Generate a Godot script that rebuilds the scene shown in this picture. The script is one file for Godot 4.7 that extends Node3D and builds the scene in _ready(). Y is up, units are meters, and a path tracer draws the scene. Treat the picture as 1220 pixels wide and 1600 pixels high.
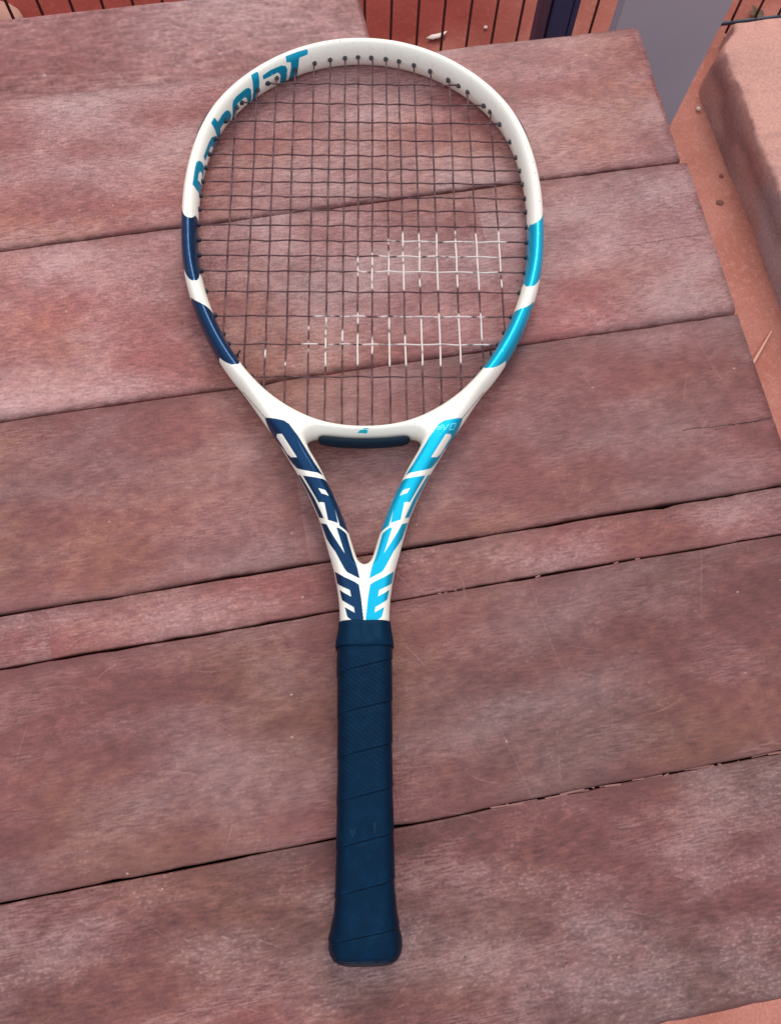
extends Node3D
# A tennis racket lying on a weathered plank table outdoors, seen from above.
# Racket and table are laid out in metres; "w" runs from the butt of the racket to its tip (-z).

const TABLE_Y := 0.74
const TH := -0.1671521811930715          # the table's planks run at this angle to the racket's cross axis
const MM := 0.001

var rng := RandomNumberGenerator.new()

func _ready():
	rng.seed = 41
	# ---------------------------------------------------------------- camera
	var cam := Camera3D.new()
	cam.name = "camera"
	add_child(cam)
	cam.position = Vector3(0.00084, 0.53893 + TABLE_Y, -0.09571)
	cam.rotation = Vector3(-1.24453, -0.09732, 0.08972)
	cam.fov = 63.57
	cam.near = 0.02
	cam.far = 200.0
	cam.current = true
	# ---------------------------------------------------------------- sky, sun, exposure
	var env := Environment.new()
	env.background_mode = Environment.BG_SKY
	var sm := ProceduralSkyMaterial.new()
	sm.sky_top_color = Color(0.97, 0.98, 1.0)
	sm.sky_horizon_color = Color(0.60, 0.61, 0.63)
	sm.sky_curve = 0.5
	sm.ground_bottom_color = Color(0.36, 0.27, 0.25)
	sm.ground_horizon_color = Color(0.5, 0.46, 0.45)
	sm.sky_energy_multiplier = 1.0
	var sky := Sky.new()
	sky.sky_material = sm
	env.sky = sky
	env.tonemap_mode = Environment.TONE_MAPPER_LINEAR
	env.tonemap_exposure = 1.26
	env.sdfgi_enabled = true
	env.ssao_enabled = true
	env.ssil_enabled = true
	var we := WorldEnvironment.new()
	we.name = "world_environment"
	we.environment = env
	add_child(we)
	var sun := DirectionalLight3D.new()
	sun.name = "sun"
	sun.light_energy = 0.5
	sun.light_color = Color(1.0, 0.97, 0.93)
	sun.light_angular_distance = 26.0
	sun.shadow_enabled = true
	add_child(sun)
	sun.look_at_from_position(Vector3(0.18, 1.0, -1.05), Vector3.ZERO)
	# ---------------------------------------------------------------- setting
	make_materials()
	build_ground()
	build_kerb()
	build_fence()
	build_post()
	build_table()
	build_bench()
	# ---------------------------------------------------------------- the racket
	build_racket()
	# ---------------------------------------------------------------- small things
	build_litter()

# ==================================================================== helpers
func lin(r: float, g: float, b: float) -> Color:      # a colour given as sRGB bytes
	return Color(r / 255.0, g / 255.0, b / 255.0)

func lin8(r: float, g: float, b: float) -> Color:     # the same as linear values, for vertex colours
	return Color(r / 255.0, g / 255.0, b / 255.0).srgb_to_linear()

func mat(c: Color, rough := 0.6, metal := 0.0, spec := 0.5) -> StandardMaterial3D:
	var m := StandardMaterial3D.new()
	m.albedo_color = c
	m.roughness = rough
	m.metallic = metal
	m.metallic_specular = spec
	return m

func dn(d: float, n: float, y: float) -> Vector3:     # along the planks, across the planks, up from the ground
	return Vector3(cos(TH) * d - sin(TH) * n, y, sin(TH) * d + cos(TH) * n)

func mesh_of(v: PackedVector3Array, nrm: PackedVector3Array, idx: PackedInt32Array, uv = null, col = null) -> ArrayMesh:
	var a := []
	a.resize(Mesh.ARRAY_MAX)
	a[Mesh.ARRAY_VERTEX] = v
	a[Mesh.ARRAY_NORMAL] = nrm
	if uv != null: a[Mesh.ARRAY_TEX_UV] = uv
	if col != null: a[Mesh.ARRAY_COLOR] = col
	a[Mesh.ARRAY_INDEX] = idx
	var m := ArrayMesh.new()
	m.add_surface_from_arrays(Mesh.PRIMITIVE_TRIANGLES, a)
	return m

func obj(called: String, m: Mesh, material: Material, parent: Node = self) -> MeshInstance3D:
	var o := MeshInstance3D.new()
	o.name = called
	o.mesh = m
	o.material_override = material
	parent.add_child(o, true)
	return o

func numbered(base: String, parent: Node) -> String:
	if not parent.has_node(base): return base
	var k := 1
	while parent.has_node("%s_%03d" % [base, k]): k += 1
	return "%s_%03d" % [base, k]

func part(called: String, m: Mesh, material: Material, parent: Node) -> MeshInstance3D:
	return obj(numbered(called, parent), m, material, parent)

func thing(called: String, label: String, category: String, at := Vector3.ZERO, group := "") -> Node3D:
	var o := Node3D.new()
	o.name = numbered(called, self)
	add_child(o)
	o.position = at
	tag(o, label, category, group)
	return o

func tag(o: Node, label: String, category: String, group := ""):
	o.set_meta("label", label)
	o.set_meta("category", category)
	if group != "": o.set_meta("group", group)

func structure(o: Node, label: String):
	o.set_meta("kind", "structure")
	o.set_meta("label", label)

# a grid of points (rows x cols) as a surface with smooth normals
func grid_mesh(p: PackedVector3Array, rows: int, cols: int, closed := false, uv = null, col = null, flip := false) -> ArrayMesh:
	var n := PackedVector3Array()
	n.resize(p.size())
	var idx := PackedInt32Array()
	var cc := cols if closed else cols - 1
	for r in rows - 1:
		for c in cc:
			var a := r * cols + c
			var b := r * cols + (c + 1) % cols
			var e := a + cols
			var f := b + cols
			var nn := (p[b] - p[a]).cross(p[e] - p[a]) + (p[f] - p[e]).cross(p[f] - p[b])
			if flip: nn = -nn
			n[a] += nn; n[b] += nn; n[e] += nn; n[f] += nn
			if flip: idx.append_array([a, b, e, b, f, e])
			else: idx.append_array([a, e, b, b, e, f])
	for i in n.size(): n[i] = n[i].normalized()
	return mesh_of(p, n, idx, uv, col)

# a tube along points, with a colour for each ring and closed ends
func tube(pts: PackedVector3Array, radii, sides := 6, cols = null, oval := 1.0) -> ArrayMesh:
	var v := PackedVector3Array()
	var nr := PackedVector3Array()
	var co := PackedColorArray()
	var idx := PackedInt32Array()
	var up := Vector3.UP
	var m := pts.size()
	for i in m:
		var t := (pts[mini(i + 1, m - 1)] - pts[maxi(i - 1, 0)]).normalized()
		var ref := up if absf(t.dot(up)) < 0.95 else Vector3.RIGHT
		var s := t.cross(ref).normalized()
		var q := s.cross(t).normalized()
		var r: float = radii if radii is float else radii[i]
		for k in sides:
			var a := TAU * k / sides
			var dirv := s * cos(a) + q * sin(a) * oval
			v.append(pts[i] + dirv * r)
			nr.append((s * cos(a) + q * sin(a) / oval).normalized())
			co.append(cols[i] if cols != null else Color.WHITE)
	for i in m - 1:
		for k in sides:
			var a := i * sides + k
			var b := i * sides + (k + 1) % sides
			idx.append_array([a, b, a + sides, b, b + sides, a + sides])
	for e in 2:
		var i0 := 0 if e == 0 else (m - 1) * sides
		var t := (pts[1] - pts[0]).normalized() * -1.0 if e == 0 else (pts[m - 1] - pts[m - 2]).normalized()
		var b0 := v.size()
		for k in sides:
			v.append(v[i0 + k]); nr.append(t); co.append(co[i0 + k])
		for k in range(1, sides - 1): idx.append_array([b0, b0 + k, b0 + k + 1])
	return mesh_of(v, nr, idx, null, co)

# a box with chamfered long edges, centred, size in metres
func slab(size: Vector3, ch := 0.003) -> ArrayMesh:
	var st := SurfaceTool.new()
	st.begin(Mesh.PRIMITIVE_TRIANGLES)
	st.set_smooth_group(-1)
	var h := size * 0.5
	ch = minf(ch, minf(h.x, minf(h.y, h.z)) * 0.8)
	var ax := [Vector3.RIGHT, Vector3.UP, Vector3.BACK]
	var hs := [h.x, h.y, h.z]
	for a in 3:
		var b := (a + 1) % 3
		var c := (a + 2) % 3
		for s in [-1.0, 1.0]:
			var o: Vector3 = ax[a] * hs[a] * s
			var u: Vector3 = ax[b] * (hs[b] - ch)
			var w: Vector3 = ax[c] * (hs[c] - ch)
			quad(st, o - u - w, o + u - w, o + u + w, o - u + w)
		for s in [-1.0, 1.0]:
			for t in [-1.0, 1.0]:                      # chamfer along axis a
				var e: Vector3 = ax[a] * (hs[a] - ch)
				var p1: Vector3 = ax[b] * hs[b] * s + ax[c] * (hs[c] - ch) * t
				var p2: Vector3 = ax[b] * (hs[b] - ch) * s + ax[c] * hs[c] * t
				quad(st, p1 - e, p1 + e, p2 + e, p2 - e)
	for s in [-1.0, 1.0]:
		for t in [-1.0, 1.0]:
			for q in [-1.0, 1.0]:
				tri(st, Vector3(s * h.x, t * (h.y - ch), q * (h.z - ch)), Vector3(s * (h.x - ch), t * h.y, q * (h.z - ch)), Vector3(s * (h.x - ch), t * (h.y - ch), q * h.z))
	return st.commit()

func tri(st: SurfaceTool, a: Vector3, b: Vector3, c: Vector3):
	var n := (b - a).cross(c - a).normalized()
	if n.dot((a + b + c) / 3.0) < 0.0:
		n = -n
		var t := b; b = c; c = t
	for p in [a, c, b]:
		st.set_normal(n)
		st.add_vertex(p)

func quad(st: SurfaceTool, a: Vector3, b: Vector3, c: Vector3, d: Vector3):
	tri(st, a, b, c)
	tri(st, a, c, d)

func noise(seed_: int, freq: float, oct := 3, type := FastNoiseLite.TYPE_SIMPLEX_SMOOTH) -> FastNoiseLite:
	var f := FastNoiseLite.new()
	f.seed = seed_
	f.noise_type = type
	f.frequency = freq
	f.fractal_octaves = oct
	return f

# a noise picture drawn small and stretched to w x h, as bytes
func noise_bytes(f: FastNoiseLite, w: int, h: int, sx: float, sy: float) -> PackedByteArray:
	var im := f.get_image(maxi(8, int(w / sx)), maxi(8, int(h / sy)), false, false, true)
	im.convert(Image.FORMAT_L8)
	if im.get_width() != w or im.get_height() != h: im.resize(w, h, Image.INTERPOLATE_CUBIC)
	return im.get_data()

func height_to_normal(b: PackedByteArray, w: int, h: int, strength: float) -> ImageTexture:
	var im := Image.create_from_data(w, h, false, Image.FORMAT_L8, b)
	im.convert(Image.FORMAT_RGBA8)
	im.bump_map_to_normal_map(strength)
	im.generate_mipmaps()
	return ImageTexture.create_from_image(im)

func line_on(im: Image, a: Vector2, b: Vector2, c: Color, alpha: float):
	var n := int(ceil(a.distance_to(b)))
	for i in n + 1:
		var p := a.lerp(b, float(i) / maxf(1, n))
		var x := int(p.x)
		var y := int(p.y)
		if x < 0 or y < 0 or x >= im.get_width() or y >= im.get_height(): continue
		im.set_pixel(x, y, im.get_pixel(x, y).lerp(c, alpha))

# ==================================================================== materials
var wood: StandardMaterial3D
var bench_wood: StandardMaterial3D
var steel_dark: StandardMaterial3D

# plank edges across the table, from the far edge to the near one
const JOINTS := [-0.6725, -0.5268, -0.3826, -0.2433, -0.2084, -0.0700, 0.0632]
const WX0 := -0.77
const WN0 := -0.69
const WPX := 1800.0

func make_materials():
	wood = StandardMaterial3D.new()
	var W := 2016
	var H := 1368
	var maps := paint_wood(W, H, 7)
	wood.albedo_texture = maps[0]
	wood.normal_enabled = true
	wood.normal_texture = maps[1]
	wood.normal_scale = 0.55
	wood.roughness = 0.5
	wood.metallic_specular = 0.4
	steel_dark = mat(lin(60, 58, 66), 0.5, 0.4)

func paint_wood(W: int, H: int, sd: int) -> Array:
	var broad := noise_bytes(noise(sd, 0.012, 3), W, H, 5.0, 2.5)          # patches, longer along the grain
	var patch := noise_bytes(noise(sd + 1, 0.020, 4), W, H, 3.0, 1.6)
	var mott := noise_bytes(noise(sd + 2, 0.06, 4), W, H, 1.8, 1.2)
	var streak := noise_bytes(noise(sd + 3, 0.22, 3), W, H, 4.5, 1.0)
	var fine := noise_bytes(noise(sd + 4, 0.36, 2), W, H, 1.8, 1.0)
	var worn := noise_bytes(noise(sd + 5, 0.26, 3), W, H, 2.0, 1.0)
	var smear := noise_bytes(noise(sd + 7, 0.017, 4), W, H, 4.5, 1.3)
	var brush := noise_bytes(noise(sd + 8, 0.42, 2), W, H, 9.0, 1.0)
	var tone := noise_bytes(noise(sd + 6, 0.010, 2), W, H, 4.0, 3.0)
	# per plank: how grey, how light, how speckled, how mottled
	var grey := [0.44, 0.36, 0.20, 0.24, 0.18, 0.28]
	var light := [0.07, 0.08, -0.05, -0.02, -0.13, -0.16]  # plank tones; near planks darkened further, standing in for shade at that end
	var speck := [1.0, 1.0, 0.34, 0.80, 0.30, 0.72]
	var motl := [0.6, 0.6, 0.55, 0.6, 0.6, 1.0]
	var red := Color(0.530, 0.316, 0.314)
	var brown := Color(0.556, 0.358, 0.314)
	var gry := Color(0.598, 0.466, 0.474)
	var pale := Color(0.735, 0.610, 0.595)
	var dark := Color(0.330, 0.205, 0.205)
	var out := PackedByteArray()
	out.resize(W * H * 3)
	var bump := PackedByteArray()
	bump.resize(W * H)
	for y in H:
		var n := WN0 + y / WPX
		var k := 0
		while k < 5 and n > JOINTS[k + 1]: k += 1
		var e: float = minf(absf(n - JOINTS[k]), absf(n - JOINTS[k + 1])) * 1000.0     # mm to the nearest joint
		var sp: float = speck[k]
		var mo: float = motl[k]
		var shift := k * 311
		var gk: float = grey[k]
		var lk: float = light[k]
		for x in W:
			var i := y * W + x
			var j := y * W + (x + shift) % W
			var b := broad[j] / 255.0 - 0.5
			var p := patch[j] / 255.0 - 0.5
			var m := mott[i] / 255.0 - 0.5
			var s := streak[i] / 255.0 - 0.5
			var f := fine[i] / 255.0 - 0.5
			var wv := worn[i] / 255.0
			var g := clampf(gk + b * 1.25 + p * 0.75 * mo + s * 0.35, 0.0, 1.0)
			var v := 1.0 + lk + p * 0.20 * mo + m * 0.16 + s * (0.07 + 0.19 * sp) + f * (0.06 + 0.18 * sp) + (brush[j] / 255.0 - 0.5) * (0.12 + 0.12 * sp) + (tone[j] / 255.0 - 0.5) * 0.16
			var pw := clampf((wv - 0.56) * 6.0, 0.0, 1.0) * clampf((p + b * 0.6 + 0.12) * 3.2, 0.0, 1.0) * sp * (0.55 + f + s)
			pw = clampf(pw, 0.0, 0.42)
			var sm := clampf((smear[j] / 255.0 - 0.51) * 4.0, 0.0, 1.0) * clampf(0.50 + (brush[i] / 255.0 - 0.5) * 2.2 + f * 0.7, 0.0, 1.0)
			pw = maxf(pw, sm * 0.52 * (0.45 + 0.55 * sp))
			var dk := clampf((0.36 - wv) * 4.0, 0.0, 1.0) * clampf((-p - b * 0.4 + 0.10) * 3.0, 0.0, 1.0) * 0.42 * (0.5 + 0.5 * sp)
			if e < 9.0:                                       # grime that lies along the joints
				dk = maxf(dk, clampf((9.0 - e) / 9.0, 0.0, 1.0) * clampf(0.30 + m * 1.6 + s, 0.0, 0.6))
			var bw := clampf((tone[i] / 255.0 - 0.42) * 2.2 + m * 1.2 + p * 0.5, 0.0, 1.0)
			var r := lerpf(lerpf(lerpf(lerpf(red.r, brown.r, bw), gry.r, g) * v, pale.r, pw), dark.r, dk)
			var gg := lerpf(lerpf(lerpf(lerpf(red.g, brown.g, bw), gry.g, g) * v, pale.g, pw), dark.g, dk)
			var bb := lerpf(lerpf(lerpf(lerpf(red.b, brown.b, bw), gry.b, g) * v, pale.b, pw), dark.b, dk)
			out[i * 3] = int(clampf(r, 0.0, 1.0) * 255.0)
			out[i * 3 + 1] = int(clampf(gg, 0.0, 1.0) * 255.0)
			out[i * 3 + 2] = int(clampf(bb, 0.0, 1.0) * 255.0)
			bump[i] = int(clampf(0.5 + s * 0.55 + f * 0.4 + pw * 0.15 - dk * 0.2, 0.0, 1.0) * 255.0)
	var im := Image.create_from_data(W, H, false, Image.FORMAT_RGB8, out)
	# fine scratches in every direction, thickest on the smooth planks
	var r2 := RandomNumberGenerator.new()
	r2.seed = sd * 13
	for q in 520:
		var p := Vector2(r2.randf() * W, r2.randf() * H)
		var ang := r2.randfn(0.0, 0.35) if r2.randf() < 0.6 else r2.randf() * PI
		var bend := r2.randfn(0.0, 0.05)
		var len_ := r2.randf_range(10.0, 70.0)
		var al := r2.randf_range(0.08, 0.34)
		var c := Color(0.74, 0.60, 0.57) if r2.randf() < 0.8 else Color(0.30, 0.19, 0.19)
		var steps := int(len_ / 6.0)
		for t in steps:
			var p2 := p + Vector2(cos(ang), sin(ang)) * 6.0
			line_on(im, p, p2, c, al * sin(PI * (t + 0.5) / steps))
			p = p2
			ang += bend + r2.randfn(0.0, 0.05)
	for q in 16:                                              # a few long scores across the grain
		var p := Vector2(r2.randf() * W, (0.30 + 0.68 * r2.randf()) * H)
		var ang := PI * 0.5 + r2.randfn(0.0, 0.35)
		var len_ := r2.randf_range(60.0, 190.0)
		for t in int(len_ / 6.0):
			var p2 := p + Vector2(cos(ang), sin(ang)) * 6.0
			line_on(im, p, p2, Color(0.76, 0.62, 0.60), 0.30 * sin(PI * (t + 0.5) / (len_ / 6.0)) * r2.randf_range(0.4, 1.0))
			p = p2
			ang += r2.randfn(0.0, 0.015)
	for q in 260:                                             # small pale chips and dark pits
		var p := Vector2i(r2.randi_range(1, W - 3), r2.randi_range(1, H - 3))
		var c := Color(0.80, 0.70, 0.67) if r2.randf() < 0.62 else Color(0.24, 0.15, 0.15)
		var sz := r2.randi_range(1, 2)
		for yy in sz:
			for xx in sz + r2.randi_range(0, 1): im.set_pixel(p.x + xx, p.y + yy, im.get_pixel(p.x + xx, p.y + yy).lerp(c, r2.randf_range(0.4, 0.9)))
	# the drying cracks that start at the plank ends
	for ck in [[0.354, -0.4555, -0.022, 0.075, 0.4], [0.352, -0.2935, 0.045, 0.070, 0.75], [0.351, -0.2945, -0.02, 0.036, 0.9], [-0.14, -0.5345, 0.01, 0.09, 0.3]]:
		var p := Vector2((ck[0] - WX0) * WPX, (ck[1] - WN0) * WPX)
		var ang: float = PI + ck[2]
		for t in int(ck[3] * WPX / 5.0):
			var p2 := p + Vector2(cos(ang), sin(ang)) * 5.0
			line_on(im, p, p2, Color(0.16, 0.09, 0.09), ck[4])
			p = p2
			ang = PI + ck[2] + r2.randfn(0.0, 0.10)
	im.generate_mipmaps()
	return [ImageTexture.create_from_image(im), height_to_normal(bump, W, H, 2.2)]

# ==================================================================== setting
func clay_texture(w: int, h: int, sd: int, a: Color, b: Color, c: Color) -> ImageTexture:
	var n1 := noise_bytes(noise(sd, 0.012, 4), w, h, 1.0, 1.0)
	var n2 := noise_bytes(noise(sd + 1, 0.10, 3), w, h, 1.0, 1.0)
	var n3 := noise_bytes(noise(sd + 2, 0.4, 2), w, h, 1.0, 1.0)
	var out := PackedByteArray()
	out.resize(w * h * 3)
	for i in w * h:
		var t := n1[i] / 255.0
		var q := n2[i] / 255.0
		var f := 0.90 + 0.20 * (n3[i] / 255.0)
		var col := a.lerp(b, clampf(t * 1.6 - 0.3, 0, 1)).lerp(c, clampf((q - 0.55) * 1.8, 0, 0.7)) * f
		out[i * 3] = int(clampf(col.r, 0, 1) * 255)
		out[i * 3 + 1] = int(clampf(col.g, 0, 1) * 255)
		out[i * 3 + 2] = int(clampf(col.b, 0, 1) * 255)
	var im := Image.create_from_data(w, h, false, Image.FORMAT_RGB8, out)
	im.generate_mipmaps()
	return ImageTexture.create_from_image(im)

func build_ground():
	var m := StandardMaterial3D.new()
	m.albedo_texture = clay_texture(512, 512, 90, Color(0.74, 0.495, 0.445), Color(0.69, 0.44, 0.39), Color(0.78, 0.55, 0.505))
	m.vertex_color_use_as_albedo = true
	m.roughness = 0.95
	m.metallic_specular = 0.2
	var R := 0.9
	# a fine patch around the table inside one sheet that reaches the horizon
	var xs := PackedFloat32Array([-70, -20, -6])
	var k := -3.0
	while k <= 3.01:
		xs.append(k); k += 0.05
	xs.append_array([6, 20, 70])
	var fn := noise(77, 2.4, 3)
	var v := PackedVector3Array()
	var uv := PackedVector2Array()
	var co := PackedColorArray()
	for z in xs:
		for x in xs:
			var near := absf(x) < 2.9 and absf(z) < 2.9
			var y := fn.get_noise_2d(x, z) * 0.006 if near else 0.0
			v.append(Vector3(x, y, z))
			uv.append(Vector2(x, z) * 1.1)
			var d := cos(TH) * x + sin(TH) * z
			var n := -sin(TH) * x + cos(TH) * z
			# swept, dusty clay beside the table; darker, redder clay outside the fence
			var dusty := smoothstep(-0.1, 0.55, d) * smoothstep(-1.50, -1.36, n + 0.10 * fn.get_noise_2d(x * 2.0, z * 2.0))
			dusty = maxf(dusty, smoothstep(0.0, 0.2, n))
			dusty = maxf(dusty, 0.45 * smoothstep(0.45, 0.7, d))
			co.append(Color(0.48, 0.23, 0.235).lerp(Color(1.0, 1.0, 1.0), dusty))
	var o := obj("ground", grid_mesh(v, xs.size(), xs.size(), false, uv, co, false), m)
	structure(o, "red clay ground under and around the plank table")

func build_kerb():
	# low concrete kerb with clay on it, running beside the table towards the fence
	var m := StandardMaterial3D.new()
	m.vertex_color_use_as_albedo = true
	m.albedo_texture = clay_texture(256, 256, 120, Color(0.93, 0.92, 0.92), Color(0.99, 0.96, 0.95), Color(1.0, 0.98, 0.97))
	m.roughness = 0.9
	m.metallic_specular = 0.25
	var f1 := noise(130, 5.0, 3)
	var f2 := noise(131, 26.0, 2)
	var prof := [[0.000, -0.01], [0.003, 0.018], [0.005, 0.040], [0.007, 0.060], [0.009, 0.080], [0.012, 0.094], [0.017, 0.0995], [0.04, 0.1005], [0.08, 0.101], [0.16, 0.101], [0.32, 0.101], [0.60, 0.101], [0.60, -0.01]]
	var v := PackedVector3Array()
	var uv := PackedVector2Array()
	var co := PackedColorArray()
	var rows := 300
	for r in rows:
		var n := lerpf(-1.385, -0.6, r / 270.0) if r <= 270 else lerpf(-0.6, 0.9, (r - 270) / 29.0)
		var endf := smoothstep(-1.385, -1.27, n)             # it crumbles away near the fence
		for i in prof.size():
			var dx: float = prof[i][0]
			var hy: float = prof[i][1]
			var wob := f1.get_noise_2d(n, hy * 3.0) * 0.005 + f2.get_noise_2d(n * 0.25, hy * 8.0) * 0.005 + f2.get_noise_2d(n * 2.2, hy * 30.0) * 0.0022
			var d := 0.893 + dx + (1.0 - endf) * 0.075 + (wob if i < 8 else 0.0)
			var y := hy * lerpf(0.55, 1.0, endf) + (f2.get_noise_2d(n, dx * 2.0) * 0.003 if i > 3 and i < 12 else 0.0)
			v.append(dn(d, n, y))
			uv.append(Vector2(n * 1.4, (dx + hy) * 1.4))
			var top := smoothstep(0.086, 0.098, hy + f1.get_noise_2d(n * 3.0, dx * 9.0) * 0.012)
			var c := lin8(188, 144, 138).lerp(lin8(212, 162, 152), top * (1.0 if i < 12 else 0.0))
			# streaks of grey concrete showing through the clay on the side, along its length
			var gs := smoothstep(0.02, 0.35, f2.get_noise_2d(n * 0.12, hy * 30.0)) * smoothstep(-1.15, -0.95, n)
			c = c.lerp(lin8(176, 158, 164), gs * 0.7 * (1.0 - top))
			c = c.lerp(lin8(134, 100, 100), smoothstep(0.05, 0.4, -f2.get_noise_2d(n * 0.10, hy * 34.0)) * 0.6 * (1.0 - top))
			co.append(c)
	var o := obj("kerb", grid_mesh(v, rows, prof.size(), false, uv, co, false), m)
	structure(o, "low clay-stained concrete kerb running beside the table to the fence")

func build_fence():
	var t := thing("wire_fence", "dark welded wire mesh fence with a navy post behind the table", "fence", dn(0.0, -1.415, 0.0))
	t.rotation.y = -TH
	var wm := mat(lin(70, 38, 40), 0.6, 0.25)
	var rail := mat(lin(64, 64, 78), 0.5, 0.3)
	var navy := mat(lin(32, 52, 94), 0.45, 0.0)
	var s := 0.05
	var wire := tube(PackedVector3Array([Vector3(0, -0.018, 0), Vector3(0, 0.6, 0), Vector3(0, 1.30, 0)]), 0.0026, 6)
	for k in range(-30, 42):
		var x := 0.292 + k * s
		if x > 0.576 and x < 0.650: continue                  # the post stands here
		var w := part("vertical_wire", wire, wm, t)
		w.position = Vector3(x + rng.randfn(0.0, 0.0006), 0.024, 0.0)
		w.rotation.z = rng.randfn(0.0, 0.0008)
	for h in [0.036, 0.30, 0.56, 0.82, 1.08, 1.30]:
		for zz in [0.0065]:
			var b := tube(PackedVector3Array([Vector3(-1.22, h, zz), Vector3(0.3, h, zz), Vector3(2.4, h, zz)]), 0.0042, 6)
			part("horizontal_bar", b, rail, t)
	# the post: a channel of three flanges
	var p := part("post", slab(Vector3(0.038, 1.45, 0.045), 0.003), navy, t)
	p.position = Vector3(0.613, 0.725, 0.0)
	var p2 := part("post_flange", slab(Vector3(0.018, 1.43, 0.03), 0.002), mat(lin(74, 54, 78), 0.5, 0.0), p)
	p2.position = Vector3(-0.0315, 0.0, 0.004)
	var p3 := part("post_flange", slab(Vector3(0.014, 1.43, 0.03), 0.002), navy, p)
	p3.position = Vector3(0.0295, 0.0, 0.0)
	var bp := part("base_plate", slab(Vector3(0.085, 0.008, 0.06), 0.002), steel_dark, p)
	bp.position = Vector3(0, -0.719, 0)

func build_post():
	var t := thing("steel_post", "wide flat grey steel post standing beyond the table corner", "post", dn(0.685, -1.15, 0.0))
	t.rotation.y = -TH
	var g := mat(lin(166, 168, 184), 0.6, 0.0, 0.3)
	var nf := noise(201, 3.0, 3)
	var rows := 60
	var prof := [[-0.085, 0.0], [-0.087, -0.003], [-0.087, -0.019], [-0.085, -0.022], [0.085, -0.022], [0.087, -0.019], [0.087, -0.003], [0.085, 0.0], [-0.085, 0.0]]
	var v := PackedVector3Array()
	var co := PackedColorArray()
	for r in rows:
		var y := 2.3 * r / (rows - 1)
		for p in prof:
			var x: float = p[0]
			if x > 0.0: x += 0.040 * y                          # it widens upwards on one side
			v.append(Vector3(x, y, p[1]))
			var q := 0.93 + 0.10 * nf.get_noise_2d(x * 2.0, y) - 0.10 * smoothstep(0.30, 0.0, y + 0.1 * nf.get_noise_2d(x * 6.0, 4.0))
			co.append(Color(q, q, q))
	g.vertex_color_use_as_albedo = true
	part("shaft", grid_mesh(v, rows, prof.size(), false, null, co, true), g, t)
	var cap := part("cap", slab(Vector3(0.27, 0.01, 0.03), 0.002), g, t)
	cap.position = Vector3(0.045, 2.3, -0.011)

# one plank: a rounded section swept along the grain, with edges that wander a little
func plank_mesh(d0: float, d1a: float, d1b: float, n0: float, n1: float, thick: float, rad_far: float, rad_near: float, sd: int, wander: float, uvf: Callable) -> ArrayMesh:
	var f := noise(sd, 9.0, 3)
	var fc := noise(sd + 1, 60.0, 2)
	var cols := []                                            # section: [side weight, across, up]
	var prof := []
	var w := n1 - n0
	prof.append([n0, -thick, 0])
	prof.append([n0, -rad_far * 1.4, 0])
	for i in 5:
		var a := PI * 0.5 * (i + 0.5) / 5.0
		prof.append([n0 + rad_far * (1.0 - cos(a)), -rad_far * (1.0 - sin(a)), 0])
	for i in 9: prof.append([lerpf(n0 + rad_far * 1.2, n1 - rad_near * 1.2, i / 8.0), 0.0, 1])
	for i in 5:
		var a := PI * 0.5 * (1.0 - (i + 0.5) / 5.0)
		prof.append([n1 - rad_near * (1.0 - cos(a)), -rad_near * (1.0 - sin(a)), 2])
	prof.append([n1, -rad_near * 1.4, 2])
	prof.append([n1, -thick, 2])
	prof.append([n0, -thick, 0])
	var rows := 170
	var v := PackedVector3Array()
	var uv := PackedVector2Array()
	for r in rows + 2:
		var rr := clampi(r - 1, 0, rows - 1)
		var u := float(rr) / (rows - 1)
		u = u * u * (3.0 - 2.0 * u) * 0.25 + u * 0.75
		var capped := r == 0 or r == rows + 1
		for i in prof.size():
			var n: float = prof[i][0]
			var h: float = prof[i][1]
			var d1 := lerpf(d1a, d1b, clampf((n - n0) / w, 0, 1))
			var d := lerpf(d0, d1, u)
			var side: int = prof[i][2]
			if side != 1:
				var jit := f.get_noise_2d(d, side * 7.0) * wander + maxf(0.0, fc.get_noise_2d(d, side * 3.0) - 0.25) * wander * 1.6
				n += jit if side == 0 else -jit
				if absf(n - (n0 if side == 0 else n1)) < 0.012: h -= maxf(0.0, fc.get_noise_2d(d * 0.6, side * 5.0)) * wander * 0.3 if h > -0.012 else 0.0
			else:
				var q := (n - n0) / w
				var ka := clampf(1.0 - q * 5.0, 0, 1)
				var kb := clampf(1.0 - (1.0 - q) * 5.0, 0, 1)
				n += ka * (f.get_noise_2d(d, 0.0) * wander + maxf(0.0, fc.get_noise_2d(d, 0.0) - 0.25) * wander * 1.6)
				n -= kb * (f.get_noise_2d(d, 14.0) * wander + maxf(0.0, fc.get_noise_2d(d, 6.0) - 0.25) * wander * 1.6)
				h += f.get_noise_2d(d * 0.2, n * 2.0) * 0.0005 * (1.0 - maxf(ka, kb))
			if capped:
				n = lerpf(n, (n0 + n1) * 0.5, 0.999)
				h = lerpf(h, -thick * 0.5, 0.999)
			elif rr == 0 or rr == rows - 1:
				h -= 0.0006
			v.append(dn(d, n, h))
			uv.append(uvf.call(d, n + h * (1.0 if side == 0 else -1.0)))
	return grid_mesh(v, rows + 2, prof.size(), false, uv, null, false)

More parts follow.
